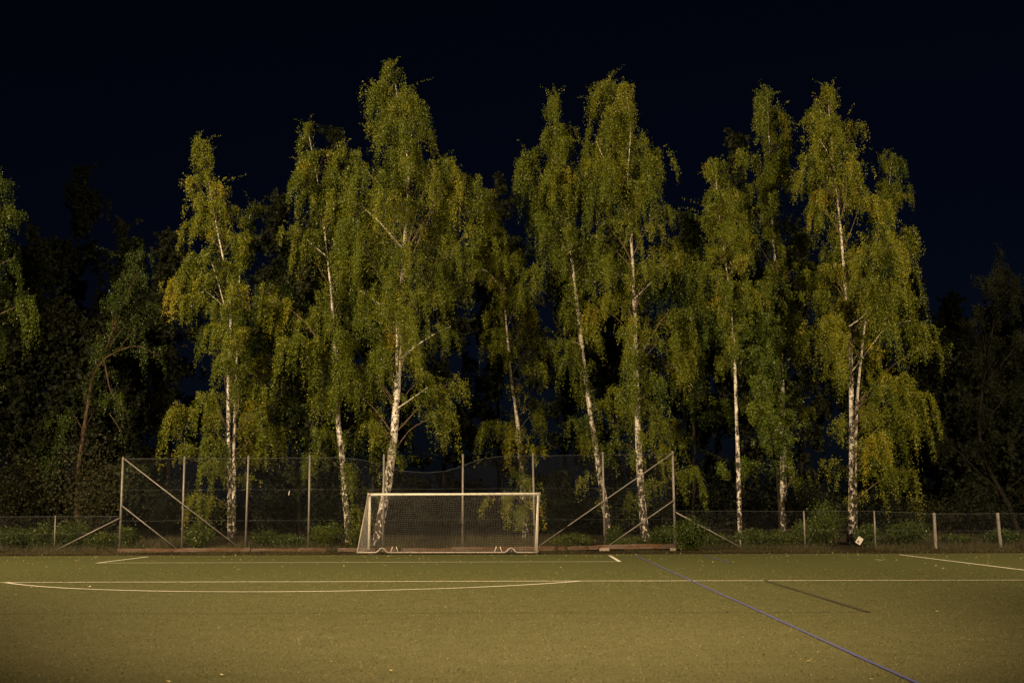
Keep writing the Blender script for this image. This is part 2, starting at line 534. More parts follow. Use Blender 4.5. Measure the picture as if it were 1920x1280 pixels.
def build_tree(name, label, group, Y, path, r0, env, leaves, seed, droop=1.0, tone=0.45, leafmat='birch', barkmat='bark',
               limbs=30, leaf=(0.047, 0.084), depth=0.75, spray=1.0, extra=(), spr=1.0, rise=1.0, split_limbs=True):
    rs = random.Random(seed); rg = np.random.default_rng(seed)
    tp = [P(x, y, Y + (rs.uniform(-.25, .25) if i else 0)) for i, (x, y) in enumerate(path)]
    gz = ground_z(tp[0].x, tp[0].y)
    if tp[0].z > gz: tp[0].z = gz
    base = Vector((tp[0].x, tp[0].y, gz))
    tp[0] = base - Vector((0, 0, 0.15))
    tp = smooth_path(tp, 6)
    root = thing(name, label, 'tree', base, group)
    n = len(tp); zlo, zhi = tp[0].z, tp[-1].z
    def trad(z):
        t = min(1, max(0, (z - zlo) / (zhi - zlo)))
        return r0 * ((1 - t) ** 1.25) + 0.008 + 0.25 * r0 * math.exp(-(z - zlo) / 0.35)
    Vt, Ft = tube(local(tp, base), [trad(p.z) for p in tp], 12)
    Vt = [v + Vector((rs.uniform(-1, 1), rs.uniform(-1, 1), 0)) * 0.05 * r0 for v in Vt]
    new_mesh('trunk', Vt, Ft, M[barkmat], root, smooth=True)
    # crown outline measured on the photograph -> world heights and half widths at the tree's own distance
    if group == FG:
        py, xl, xr = env[-1]
        env = env + [(py + 38, xl + .15 * (xr - xl), xr - .15 * (xr - xl))]
    ez, el, er = [], [], []
    for (py, xl, xr) in env:
        a, b = P(xl, py, Y), P(xr, py, Y)
        ez.append((a.z + b.z) / 2); el.append(a.x); er.append(b.x)
    ez, el, er = np.array(ez[::-1]), np.array(el[::-1]), np.array(er[::-1])
    def envelope(z, az):
        xl, xr = np.interp(z, ez, el), np.interp(z, ez, er)
        xt = interp_path(tp, z).x
        rx = (xr - xt) if math.cos(az) > 0 else (xt - xl)
        ry = depth * 0.5 * (xr - xl)
        rx = max(rx, 0.08 * (xr - xl))
        return max(0.12, 1.0 / math.sqrt((math.cos(az) / max(rx, .05)) ** 2 + (math.sin(az) / max(ry, .05)) ** 2))
    zb, zt = ez[0], ez[-1]
    limb_list = []; lead = []
    for e in extra:                                   # limbs one can see in the photograph
        pts, rr = e[0], e[1]
        wp = [P(x, y, Y - 0.5 - 0.25 * k) for k, (x, y) in enumerate(pts)]
        limb_list.append((smooth_path(wp, 4), rr * .75, True if len(e) < 3 else e[2]))
    areas = np.array([max(0.15, (r - l)) for l, r in zip(el, er)])
    zs = np.linspace(zb, zt, 200); ws = np.interp(zs, ez, areas) ** 0.8; cdf = np.cumsum(ws) / ws.sum()
    az = rs.uniform(0, 6.28)
    limbs = int(limbs * 1.16); leaves = int(leaves * 1.25); droop *= 0.86
    for i in range(limbs):
        u = min(1, max(0, (i + rs.uniform(-0.5, 1.5)) / limbs))
        ztip = float(np.interp(u, cdf, zs))
        top = i % 4 == 3
        if top: ztip = zb + (zt - zb) * (0.72 + 0.27 * rs.random())
        az += 2.39996 + rs.uniform(-.35, .35)
        aim = az
        front = rs.random() < (0.50 if ztip < zb + 0.5 * (zt - zb) else 0.28)
        if front: aim = -1.5708 + rs.gauss(0, .75)
        Rr = envelope(ztip, aim) * (rs.uniform(0.3, .95) if front else rs.uniform(0.66, 1.16))
        hfrac = (ztip - zb) / max(zt - zb, .1)
        if top: Rr *= 0.85
        up = (1.7 if top else 1.0) * rise * Rr * (0.60 + 0.95 * hfrac) * rs.uniform(0.7, 1.25)
        za = max(ztip - up, zlo + 0.09 * (zhi - zlo))
        za = min(za, zhi - 0.25)
        a = interp_path(tp, za)
        ctr = interp_path(tp, ztip)
        tipp = Vector((ctr.x + Rr * math.cos(aim), ctr.y + Rr * math.sin(aim), ztip))
        L = (tipp - a).length
        m1 = a.lerp(tipp, 0.4) + Vector((0, 0, 0.10 * L)); m2 = a.lerp(tipp, 0.75) + Vector((0, 0, 0.10 * L * rs.uniform(.4, 1.2)))
        j = 0.05 * L
        m1 += Vector((rs.uniform(-j, j), rs.uniform(-j, j), 0)); m2 += Vector((rs.uniform(-j, j), rs.uniform(-j, j), 0))
        limb_list.append((smooth_path([a, m1, m2, tipp], 3), min(0.4 * trad(za), 0.007 + 0.0065 * L), False))
    # the thin leader carries twigs of its own
    for q in range(7):
        z0 = zlo + (zhi - zlo) * (0.42 + 0.082 * q); z1 = z0 + (zhi - zlo) * 0.10
        lead.append((smooth_path([interp_path(tp, z0), interp_path(tp, (z0 + z1) / 2), interp_path(tp, min(z1, zhi))], 2), 0, False))
    # strands hanging from the limbs
    tot = 0; starts = []; outs = []; lens = []; tones = []
    Ls = [sum((b - a).length for a, b in zip(p, p[1:])) for p, _, _ in limb_list + lead]
    want = leaves * 0.055 / (0.9 * droop)              # number of strands for the leaf count asked for
    tw = sum(l ** 0.9 for l in Ls)
    for (pts, rr, ex), L in zip(limb_list + lead, Ls):
        zl = pts[-1].z
        wf = float(np.clip(np.interp(zl, ez, er - el) / 2.6, 0.42, 1.0))
        k = max(6, int(want * (L ** 0.9) / tw * ((1.5 if rr == 0 else 1) * (0.6 + 0.4 * wf))))
        arr = np.array([tuple(p) for p in pts])
        seg = np.linspace(0, 1, len(arr))
        d = arr[-1] - arr[0]; d[2] = 0
        dn = d / (np.linalg.norm(d) + 1e-6)
        ns_ = max(1, int(round(L / 1.75 + rs.uniform(-.4, .4))))
        base_t = tone + rs.gauss(0, .06) + (0.30 if rs.random() < 0.0 else 0)
        if ex and ex is not True: base_t = ex
        # each limb ends in a few drooping sprays: a domed top and hanging tresses below it
        rx = rg.uniform(0.30, 0.85, ns_) * spray * wf
        Hs = droop * rg.uniform(0.45, 1.9, ns_) * (0.30 + 0.70 * wf) * min(1.25, 0.6 + 0.2 * L)
        wgt = rx * (Hs + .4); wgt = wgt / wgt.sum()
        sub = rg.choice(ns_, size=k, p=wgt)
        st = np.clip(1.0 - np.arange(ns_) * rg.uniform(.16, .34) + rg.normal(0, .05, ns_), 0.25, 1.03) if not ex else rg.uniform(.7, 1.0, ns_)
        cen = np.stack([np.interp(st, seg, arr[:, c]) for c in range(3)], 1) + rg.normal(0, .16, (ns_, 3)) * wf * np.array([1, 1, .5])
        if rr == 0: cen += rg.normal(0, .16, (ns_, 3)) * np.array([1, 1, .2]) * wf
        # tresses: bundles of twigs, each with its own length, along and beside the limb
        nt_ = 11
        tu = rg.normal(0, .62, (ns_, nt_)); tv = rg.normal(0, .40, (ns_, nt_))
        perp = np.array([-dn[1], dn[0], 0])
        tpos = cen[:, None, :] + (tu[..., None] * dn + tv[..., None] * perp) * (rx[:, None, None] * 1.05)
        tpos[..., 2] += rg.normal(0, .11, (ns_, nt_)) * spray + 0.10 * rx[:, None] - 0.22 * np.abs(tu) * rx[:, None]
        tlen = Hs[:, None] * np.clip(rg.lognormal(-.42, .55, (ns_, nt_)), .15, 1.7)
        tw_ = (tlen + .25) * rg.uniform(.4, 1.3, (ns_, nt_)); tw_ /= tw_.sum(1, keepdims=True)
        tid = (rg.random(k)[:, None] > np.cumsum(tw_, 1)[sub]).sum(1).clip(0, nt_ - 1)
        q = tpos[sub, tid] + rg.normal(0, .055, (k, 3)) * spray
        loose = rg.random(k) < 0.12
        sl = rg.beta(1.4, 1.0, k)
        q = np.where(loose[:, None], np.stack([np.interp(sl, seg, arr[:, c]) for c in range(3)], 1) + rg.normal(0, .16, (k, 3)), q)
        oo = dn[None, :] * 0.5 + rg.normal(0, 0.5, (ns_, nt_, 3))[sub, tid] + rg.normal(0, 0.25, (k, 3)); oo[:, 2] *= 0.3
        oo /= np.linalg.norm(oo, axis=1, keepdims=True)
        starts.append(q); outs.append(oo)
        lens.append(np.where(loose, .4 * Hs[sub], tlen[sub, tid]) * rg.uniform(0.55, 1.1, k))
        tones.append(base_t + rg.normal(0, .07, ns_)[sub] + rg.normal(0, .06, (ns_, nt_))[sub, tid])
    starts = np.concatenate(starts); outs = np.concatenate(outs); lens = np.concatenate(lens); tones = np.concatenate(tones)
    spacing = lens.sum() / leaves
    pos, idx = strands_to_leaves(starts, outs, lens, rg, spacing, 0.048 * spray)
    keep = pos[:, 2] > gz + 0.35
    pos, idx = pos[keep], idx[keep]
    size = rg.uniform(leaf[0], leaf[1], len(pos))
    # upright sprigs that break the outline of the crown
    sp = []
    for pts, rr, ex in limb_list + lead[-2:]:
        if pts[-1].z < zlo + 0.35 * (zhi - zlo): continue
        for q in range(5 if rr == 0 else 3):
            p0 = np.array(pts[-1] if q < 2 else pts[rs.randrange(len(pts) // 2, len(pts))])
            dv = np.array([rs.gauss(0, .35), rs.gauss(0, .35), rs.uniform(.5, 1.0)]) * rs.uniform(.35, 1.05) * spr
            m = int(12 + 26 * np.linalg.norm(dv)); t = rg.random(m)[:, None]
            sp.append(p0 + dv * t + np.array([dv[0], dv[1], -0.25]) * (t ** 2) * .5 + rg.normal(0, .035, (m, 3)))
    sp = np.concatenate(sp) if sp else np.zeros((0, 3))
    pos = np.concatenate([pos, sp]); size = np.concatenate([size, rg.uniform(leaf[0], leaf[1], len(sp)) * .85])
    V, F = leaf_quads(pos - np.array(base), size, rg, 0.9)
    tn = np.clip(np.concatenate([tones[idx], np.full(len(sp), tone + .08)]) + rg.normal(0, .11, len(pos)), 0, 1)
    c = new_mesh('crown', V, F, M[leafmat], root, tone=tn)
    c['kind'] = 'stuff'
    if split_limbs:
        for pts, rr, ex in limb_list:
            rads = [rr * (1 - 0.82 * i / (len(pts) - 1)) + 0.004 for i in range(len(pts))]
            Vl, Fl = tube(local(pts, base), rads, 6)
            new_mesh('limb', Vl, Fl, M[barkmat if ex or barkmat != 'bark' else 'twig'], root, smooth=True)
    else:
        mb = MB()
        for pts, rr, ex in limb_list:
            mb.tube(local(pts, base), [rr * (1 - 0.82 * i / (len(pts) - 1)) + 0.004 for i in range(len(pts))], 5)
        o = mb.make('limbs', M[barkmat], root, smooth=True)
        o['kind'] = 'stuff'
    return root

build_tree('birch_tree', 'birch with pointed lopsided crown and yellow tufts, first lit one from the left', FG, 56.0,
    [(432, 1010), (430, 900), (428, 720), (432, 600), (425, 520), (405, 420), (385, 310), (374, 266)], 0.125,
    [(264, 368, 380), (300, 360, 402), (340, 356, 415), (400, 326, 425), (460, 330, 445), (520, 318, 455), (600, 300, 470),
     (680, 262, 485), (740, 255, 515), (800, 290, 520), (860, 320, 500), (905, 370, 480)], 91800, 21, 1.0, 0.56, limbs=44,
    extra=[([(425, 580), (385, 545), (337, 522)], .02, .78), ([(404, 860), (420, 885), (430, 905)][::-1], .02), ([(428, 600), (412, 540), (398, 495)], .035)])
build_tree('birch_tree', 'slender dim birch stem close behind the yellow tufted birch', FG, 60.5,
    [(438, 1004), (440, 800), (447, 600), (451, 480), (462, 430), (472, 392)], 0.12,
    [(392, 464, 482), (430, 442, 490), (480, 438, 492), (540, 440, 490), (620, 450, 490), (680, 455, 500)], 21600, 22, 1.1, 0.42, limbs=16)
build_tree('birch_tree', 'leaning birch with sparse narrow top beside the goal\'s left post', FG, 56.5,
    [(655, 1020), (650, 960), (643, 870), (634, 790), (631, 690), (622, 560), (613, 470), (604, 400), (592, 320), (576, 238)], 0.17,
    [(236, 570, 582), (270, 562, 600), (330, 552, 628), (380, 550, 650), (440, 566, 650), (490, 540, 680), (550, 490, 690),
     (620, 488, 700), (720, 540, 700), (800, 585, 700), (860, 590, 700), (940, 600, 690)], 83700, 23, 1.25, 0.50, limbs=42,
    extra=[([(612, 480), (590, 462), (556, 430)], .03)])
build_tree('birch_tree', 'largest birch, broad crown on a thick black-scarred trunk behind the goal', FG, 55.0,
    [(706, 1020), (716, 965), (728, 900), (738, 820), (744, 740), (747, 680), (748, 600), (756, 480), (766, 330), (752, 220), (735, 130)], 0.235,
    [(126, 728, 742), (170, 700, 772), (215, 686, 792), (250, 664, 802), (290, 642, 845), (320, 640, 893), (400, 655, 890), (470, 650, 880),
     (540, 590, 890), (600, 560, 905), (680, 600, 893), (740, 660, 893), (800, 685, 865), (850, 700, 825)], 162000, 24, 1.15, 0.50, limbs=66,
    extra=[([(748, 660), (747, 640), (745, 608)], .01, .88), ([(748, 675), (785, 645), (822, 622), (845, 612)], .055), ([(746, 765), (775, 745), (802, 726)], .05),
           ([(758, 470), (700, 405), (650, 372)], .05), ([(748, 590), (720, 575), (676, 545)], .04)])
build_tree('birch_tree', 'thin yellowish birch with drooping crown over the goal\'s right half', FG, 58.5,
    [(986, 1005), (977, 880), (969, 780), (955, 680), (945, 560), (941, 500), (924, 420), (908, 362)], 0.14,
    [(360, 900, 918), (395, 882, 955), (450, 878, 985), (520, 878, 1000), (600, 885, 1010), (680, 900, 1012), (760, 912, 1030),
     (860, 912, 1050), (950, 930, 1042)], 62100, 25, 1.05, 0.58, limbs=34, extra=[([(942, 545), (915, 510), (895, 505)], .02)])
build_tree('birch_tree', 'pale trunked birch bending left, crown flat-shouldered, behind the second-last tall fence post', FG, 57.0,
    [(1143, 1003), (1133, 940), (1122, 870), (1108, 780), (1092, 660), (1076, 520), (1066, 450), (1046, 320), (1038, 186)], 0.17,
    [(184, 1034, 1044), (222, 966, 1062), (270, 970, 1072), (330, 975, 1095), (400, 985, 1110), (480, 1000, 1112), (560, 1008, 1105),
     (640, 1018, 1115), (720, 1040, 1140), (800, 1050, 1150), (870, 1080, 1150), (925, 1092, 1132)], 89100, 26, 1.2, 0.46, limbs=44,
    extra=[([(1096, 650), (1080, 642), (1070, 640)], .025)])
build_tree('birch_tree', 'tall birch with twin-pronged top and dark scarred base crossed by the fence brace', FG, 55.8,
    [(1211, 1005), (1203, 930), (1197, 830), (1194, 720), (1191, 640), (1187, 520), (1181, 400), (1168, 270), (1140, 155)], 0.19,
    [(150, 1120, 1168), (190, 1110, 1192), (240, 1100, 1212), (300, 1102, 1235), (360, 1106, 1255), (420, 1115, 1275), (480, 1118, 1292),
     (560, 1122, 1324), (640, 1128, 1324), (720, 1140, 1302), (800, 1150, 1312), (850, 1160, 1290), (895, 1170, 1270)], 141750, 27, 1.2, 0.54, limbs=60,
    extra=[([(1190, 560), (1230, 520), (1272, 478)], .04), ([(1180, 400), (1150, 340), (1118, 265)], .035), ([(1176, 330), (1182, 240), (1172, 160)], .03)])
build_tree('birch_tree', 'slim straight white trunk birch just right of the tall fence, beside the brace foot', FG, 54.3,
    [(1388, 1012), (1386, 940), (1383, 840), (1379, 720), (1374, 620), (1362, 500), (1350, 420), (1340, 308)], 0.115,
    [(306, 1328, 1345), (340, 1312, 1372), (400, 1308, 1392), (470, 1300, 1402), (540, 1305, 1400), (600, 1330, 1400), (660, 1340, 1410)], 45900, 28, 0.9, 0.55, limbs=30)
build_tree('broadleaf_tree', 'young dark green tree with level layered boughs between two birch trunks', None, 55.6,
    [(1462, 1003), (1456, 900), (1440, 760), (1422, 640), (1405, 540)], 0.07,
    [(530, 1380, 1440), (600, 1335, 1480), (680, 1318, 1496), (760, 1315, 1490), (830, 1330, 1470), (880, 1360, 1450)], 56700, 29, 0.45, 0.5, leafmat='green',
    barkmat='darkbark', limbs=34, leaf=(0.06, 0.10), spray=1.3, rise=0.4)
build_tree('birch_tree', 'dim topped narrow birch with black and white base left of the fence sign', FG, 57.8,
    [(1467, 1003), (1469, 900), (1467, 780), (1463, 640), (1457, 560), (1450, 440), (1444, 300), (1438, 172)], 0.18,
    [(170, 1430, 1446), (220, 1414, 1470), (280, 1400, 1482), (340, 1385, 1492), (400, 1380, 1502), (480, 1395, 1520), (560, 1420, 1528),
     (620, 1430, 1500), (700, 1435, 1505), (800, 1418, 1522), (880, 1430, 1512), (925, 1445, 1490)], 81000, 30, 1.1, 0.50, limbs=44)
build_tree('birch_tree', 'rightmost lit birch with clean white trunk and wide yellow-green crown above the sign', FG, 55.0,
    [(1593, 1010), (1597, 930), (1597, 800), (1595, 680), (1592, 610), (1582, 500), (1572, 390), (1560, 290), (1552, 168)], 0.16,
    [(166, 1545, 1562), (210, 1515, 1585), (250, 1490, 1602), (310, 1500, 1612), (360, 1508, 1622), (420, 1512, 1680), (470, 1515, 1732),
     (520, 1490, 1730), (580, 1482, 1722), (640, 1525, 1757), (700, 1540, 1742), (760, 1535, 1728), (820, 1532, 1737), (870, 1550, 1732),
     (905, 1600, 1720)], 141750, 31, 1.0, 0.57, limbs=62,
    extra=[([(1594, 690), (1608, 664), (1624, 648)], .012, .86), ([(1592, 612), (1610, 600), (1625, 586)], .05), ([(1594, 700), (1640, 640), (1665, 612), (1708, 601)], .045), ([(1560, 300), (1545, 275), (1530, 250)], .03)])
build_tree('birch_tree', 'dim forked birch top rising behind the right shoulder of the rightmost lit birch', FG, 61.5,
    [(1602, 1004), (1606, 760), (1628, 560), (1642, 470), (1650, 410), (1664, 370), (1672, 296)], 0.13,
    [(292, 1655, 1682), (340, 1632, 1690), (420, 1615, 1692), (500, 1620, 1690), (600, 1625, 1690)], 29700, 32, 1.1, 0.45, limbs=20,
    extra=[([(1645, 450), (1648, 400), (1646, 370)], .03)])
build_tree('birch_tree', 'half seen birch cut by the left edge of the picture', FG, 53.6,
    [(-62, 1015), (-60, 900), (-58, 700), (-55, 500), (-40, 380), (-30, 300)], 0.22,
    [(298, -60, 0), (350, -110, 20), (400, -125, 20), (450, -125, 10), (490, -130, 26), (560, -130, 36), (620, -130, 42), (700, -130, 22),
     (780, -130, 32), (850, -120, 12)], 70200, 33, 1.0, 0.10, limbs=46)
build_tree('leaning_tree', 'leaning brown-barked tree with bare forked boughs left of the tall fence', None, 58.0,
    [(150, 1005), (146, 930), (152, 840), (165, 760), (174, 705), (196, 672), (204, 640), (222, 595), (240, 552), (252, 500), (262, 474)], 0.17,
    [(472, 225, 285), (520, 200, 290), (560, 205, 295), (640, 220, 300), (720, 190, 310), (780, 100, 310), (830, 65, 310), (880, 60, 300)], 14000, 34, 0.8, 0.40,
    leafmat='shrub', barkmat='brown', limbs=24,
    extra=[([(196, 672), (228, 655), (262, 650), (300, 668)], .045), ([(195, 673), (202, 710), (210, 738), (240, 775)], .055),
           ([(222, 656), (240, 632), (262, 612)], .025), ([(205, 775), (222, 800), (230, 820)], .03)])
build_tree('leaning_tree', 'dim many-stemmed tree with leaning boughs at the right edge behind the low fence', None, 66.0,
    [(1908, 990), (1892, 950), (1872, 915), (1850, 870), (1835, 800), (1850, 680), (1870, 560), (1872, 470)], 0.16,
    [(470, 1850, 1890), (540, 1828, 1940), (620, 1810, 1980), (720, 1800, 1990), (820, 1815, 1990), (900, 1850, 1990)], 40500, 35, 0.8, 0.35,
    leafmat='dark', barkmat='darkbark', limbs=28, extra=[([(1875, 920), (1840, 890), (1790, 840), (1752, 812)], .06), ([(1850, 870), (1830, 850), (1800, 842)], .03)])

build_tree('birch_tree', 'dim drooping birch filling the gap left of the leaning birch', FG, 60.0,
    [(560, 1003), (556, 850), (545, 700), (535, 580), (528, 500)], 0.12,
    [(496, 510, 555), (540, 484, 572), (640, 478, 585), (750, 488, 592), (850, 515, 595), (900, 530, 590)], 34000, 36, 1.3, 0.36, leafmat='shrub', barkmat='darkbark', limbs=26)  # dimness comes from darker leaf and bark colours than the lit birches
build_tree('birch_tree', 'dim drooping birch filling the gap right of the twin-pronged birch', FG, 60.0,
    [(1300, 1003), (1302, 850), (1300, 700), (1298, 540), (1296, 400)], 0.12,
    [(398, 1284, 1310), (480, 1258, 1332), (600, 1248, 1338), (750, 1258, 1330), (850, 1268, 1325)], 36000, 37, 1.3, 0.36, leafmat='shrub', barkmat='darkbark', limbs=28)  # shade put into the colour here too: shrub leaf and dark bark
BG = 'dark trees of the wood beyond'
BACK = [  # px of stem, top py, half width px, Y, label
    (150, 322, 58, 88, 'tall dark tree with bare pale stem, standing farthest at upper left'),
    (60, 430, 62, 80, 'low dark tree just right of the tree cut by the left edge'),
    (235, 430, 60, 84, 'dark rounded tree behind the leaning brown tree'),
    (315, 440, 55, 76, 'dark tree filling the gap left of the yellow tufted birch'),
    (525, 375, 55, 74, 'dark tree in the gap right of the yellow tufted birch'),
    (628, 248, 40, 78, 'thin dark treetop between the two birches left of the goal'),
    (590, 420, 60, 70, 'dark tree behind the leaning birch near the goal'),
    (700, 420, 60, 75, 'dark tree hidden behind the left of the largest birch'),
    (830, 400, 60, 76, 'dark tree hidden behind the right of the largest birch'),
    (935, 345, 55, 80, 'dark rounded treetop above the thin yellowish birch'),
    (1060, 420, 60, 76, 'dark tree behind the flat-shouldered birch'),
    (1150, 430, 60, 72, 'dark tree behind the twin-pronged birch'),
    (1290, 410, 55, 78, 'dark tree seen in the gap right of the twin-pronged birch'),
    (1390, 420, 60, 74, 'dark tree behind the slim straight birch'),
    (1380, 262, 26, 72, 'slim dim treetop left of the narrow dim birch top'),
    (1500, 440, 60, 75, 'dark tree behind the narrow black and white based birch'),
    (1610, 470, 60, 78, 'dark tree behind the rightmost lit birch'),
    (1705, 530, 60, 82, 'dark low tree right of the rightmost lit birch'),
    (1785, 560, 60, 86, 'dark low tree over the second-last right fence post'),
    (1880, 520, 60, 92, 'dark tree highest among the woods at the right edge'),
    (25, 560, 70, 71, 'low dark tree at the left edge behind the thicket'),
    (112, 570, 70, 72, 'low dark tree between the left edge and the leaning brown tree'),
    (205, 580, 70, 70, 'low dark tree close behind the leaning brown tree'),
    (1752, 640, 65, 73, 'low dark tree just right of the rightmost lit crown'),
    (1830, 660, 65, 72, 'low dark tree above the second-last right fence post'),
    (1915, 640, 65, 74, 'low dark tree behind the many-stemmed tree at the right edge'),
    (1960, 500, 60, 84, 'dark tree half outside the right edge of the picture'),
]
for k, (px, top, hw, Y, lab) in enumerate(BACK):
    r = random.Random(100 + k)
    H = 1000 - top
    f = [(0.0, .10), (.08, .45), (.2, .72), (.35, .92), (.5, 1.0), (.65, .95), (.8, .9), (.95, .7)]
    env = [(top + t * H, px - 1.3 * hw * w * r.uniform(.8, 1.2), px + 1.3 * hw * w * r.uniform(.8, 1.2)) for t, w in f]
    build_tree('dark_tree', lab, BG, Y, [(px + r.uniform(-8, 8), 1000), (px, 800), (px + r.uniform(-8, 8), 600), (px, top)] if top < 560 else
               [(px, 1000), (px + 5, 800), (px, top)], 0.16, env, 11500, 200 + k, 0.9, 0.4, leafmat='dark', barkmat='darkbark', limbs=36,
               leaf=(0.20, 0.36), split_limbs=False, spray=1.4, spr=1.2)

# ------------------------------------------------------------------ shrubs along the fence
def build_shrub(px, py_top, wpx, Y, label, seed, mat='green', tone=0.5, leaves=3500, name='shrub'):
    rs = random.Random(seed); rg = np.random.default_rng(seed)
    c = P(px, 1000, Y); gz = ground_z(c.x, Y)
    base = Vector((c.x, Y, gz - 0.02))
    h = max(0.35, P(px, py_top, Y).z - gz); w = (P(px + wpx / 2, 1000, Y).x - c.x)
    root = thing(name, label, 'shrub', base, 'shrubs along the foot of the fence')
    ns = 16 if name == 'shrub' else 30
    st = MB(); pos = []; tn = []
    for i in range(ns):
        a = i * 2.4 + rs.uniform(-.3, .3); rr = math.sqrt((i + .5) / ns)
        tip = Vector((w * rr * math.cos(a), w * 0.7 * rr * math.sin(a), h * (1.0 - 0.45 * rr ** 2) * rs.uniform(.65, 1.05)))
        b0 = Vector((0.12 * w * math.cos(a), .12 * w * math.sin(a), 0))
        mid = b0.lerp(tip, .5) + Vector((0, 0, .08 * h))
        st.tube([b0, mid, tip], [.012, .008, .003], 5)
        k = leaves // ns
        t = rg.beta(1.8, 1.0, k)[:, None]
        q = (1 - t) ** 2 * np.array(b0) + 2 * t * (1 - t) * np.array(mid) + t ** 2 * np.array(tip)
        q = q + rg.normal(0, 1, (k, 3)) * np.array([.16 * w + .05, .16 * w + .05, .08 * h + .03])
        pos.append(q); tn.append(np.full(k, tone + rs.gauss(0, .1)))
    pos = np.concatenate(pos); tn = np.concatenate(tn)
    ok = pos[:, 2] > 0.02
    pos, tn = pos[ok], tn[ok]
    V, F = leaf_quads(pos, rg.uniform(.045, .10, len(pos)) * (1.5 if name == 'thicket' else 1), rg, 0.2)
    cr = new_mesh('foliage', V, F, M[mat], root, tone=np.clip(tn + rg.normal(0, .12, len(pos)), 0, 1))
    cr['kind'] = 'stuff'
    s = st.make('stems', M['darkbark'], root); s['kind'] = 'stuff'

SHRUBS = [
    (35, 985, 80, 54.5, 'low shrub behind the low fence at the left edge', .45), (78, 992, 50, 54, 'small shrub touching the left side of the far left fence post', .5),
    (135, 972, 70, 54.5, 'bushy yellow-green shrub just right of the far left fence post', .62), (195, 1008, 50, 53.2, 'small bright shrub above the foot of the rising outer brace', .65),
    (240, 1004, 36, 53.4, 'small shrub at the foot of the first tall fence post', .6), (375, 978, 60, 54.6, 'leafy yellow-green shrub left of the first lit birch trunk', .62),
    (500, 1008, 50, 54.6, 'low shrub right of the third tall fence post', .4), (540, 1000, 60, 54.4, 'low shrub left of the fourth tall fence post', .45),
    (612, 985, 70, 54.0, 'bright green shrub between the fourth post and the leaning birch', .68), (668, 1008, 26, 53.6, 'small bright plant beside the goal\'s left corner', .72),
    (1075, 1002, 70, 54.2, 'spreading shrub right of the goal under the long brace', .6), (1150, 1000, 30, 54.6, 'small shrub round the pale bending birch trunk', .5),
    (1182, 1006, 60, 54.4, 'low shrub between the bending birch and the scarred birch', .55), (1245, 992, 50, 54.2, 'shrub left of the last tall fence post', .58),
    (1293, 984, 62, 50.9, 'round broad-leaved shrub in front of the fence at the end of the timber', .42), (1345, 1000, 50, 54, 'shrub under the outer right brace', .5),
    (1410, 1006, 60, 54.0, 'low shrub right of the slim straight birch trunk', .55), (1462, 990, 70, 53.8, 'shrub round the foot of the black and white birch', .55),
    (1515, 984, 60, 54.2, 'shrub right of the first low right-hand fence post', .55), (1548, 962, 62, 54.4, 'tallest shrub, left of the rightmost lit birch trunk', .58),
    (1628, 982, 50, 54.2, 'shrub behind the tilted white sign', .5), (1700, 990, 80, 54.4, 'wide dim shrub between the second and third low right-hand posts', .45),
    (1795, 1000, 60, 55.5, 'dim shrub between the last two right-hand posts', .35), (1880, 1002, 60, 55.5, 'dim shrub at the right edge behind the low fence', .35),
]
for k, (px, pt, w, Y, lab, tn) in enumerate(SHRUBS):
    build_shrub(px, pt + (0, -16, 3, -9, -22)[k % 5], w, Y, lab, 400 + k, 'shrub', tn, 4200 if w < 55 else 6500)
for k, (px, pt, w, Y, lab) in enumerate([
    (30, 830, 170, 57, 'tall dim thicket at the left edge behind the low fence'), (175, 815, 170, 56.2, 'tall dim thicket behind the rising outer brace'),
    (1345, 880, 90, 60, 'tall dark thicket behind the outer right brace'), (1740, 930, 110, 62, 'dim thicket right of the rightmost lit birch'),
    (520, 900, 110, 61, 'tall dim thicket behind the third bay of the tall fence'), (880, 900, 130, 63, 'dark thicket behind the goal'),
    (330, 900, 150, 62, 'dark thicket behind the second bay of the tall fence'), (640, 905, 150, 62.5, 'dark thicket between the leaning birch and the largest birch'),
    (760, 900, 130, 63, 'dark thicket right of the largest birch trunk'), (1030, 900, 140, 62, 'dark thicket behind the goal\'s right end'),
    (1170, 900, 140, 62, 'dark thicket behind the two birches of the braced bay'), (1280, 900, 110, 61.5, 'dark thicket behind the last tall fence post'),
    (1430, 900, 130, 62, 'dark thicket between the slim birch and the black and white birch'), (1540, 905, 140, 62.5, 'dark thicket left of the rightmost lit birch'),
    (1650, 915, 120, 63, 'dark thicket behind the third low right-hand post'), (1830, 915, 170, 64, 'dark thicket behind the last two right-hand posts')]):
    build_shrub(px, pt, w, Y, lab, 470 + k, 'dark' if k in (2, 4, 5) or k > 5 else 'dark', .85 if k in (0, 1, 3) else .15, 5500, 'thicket')

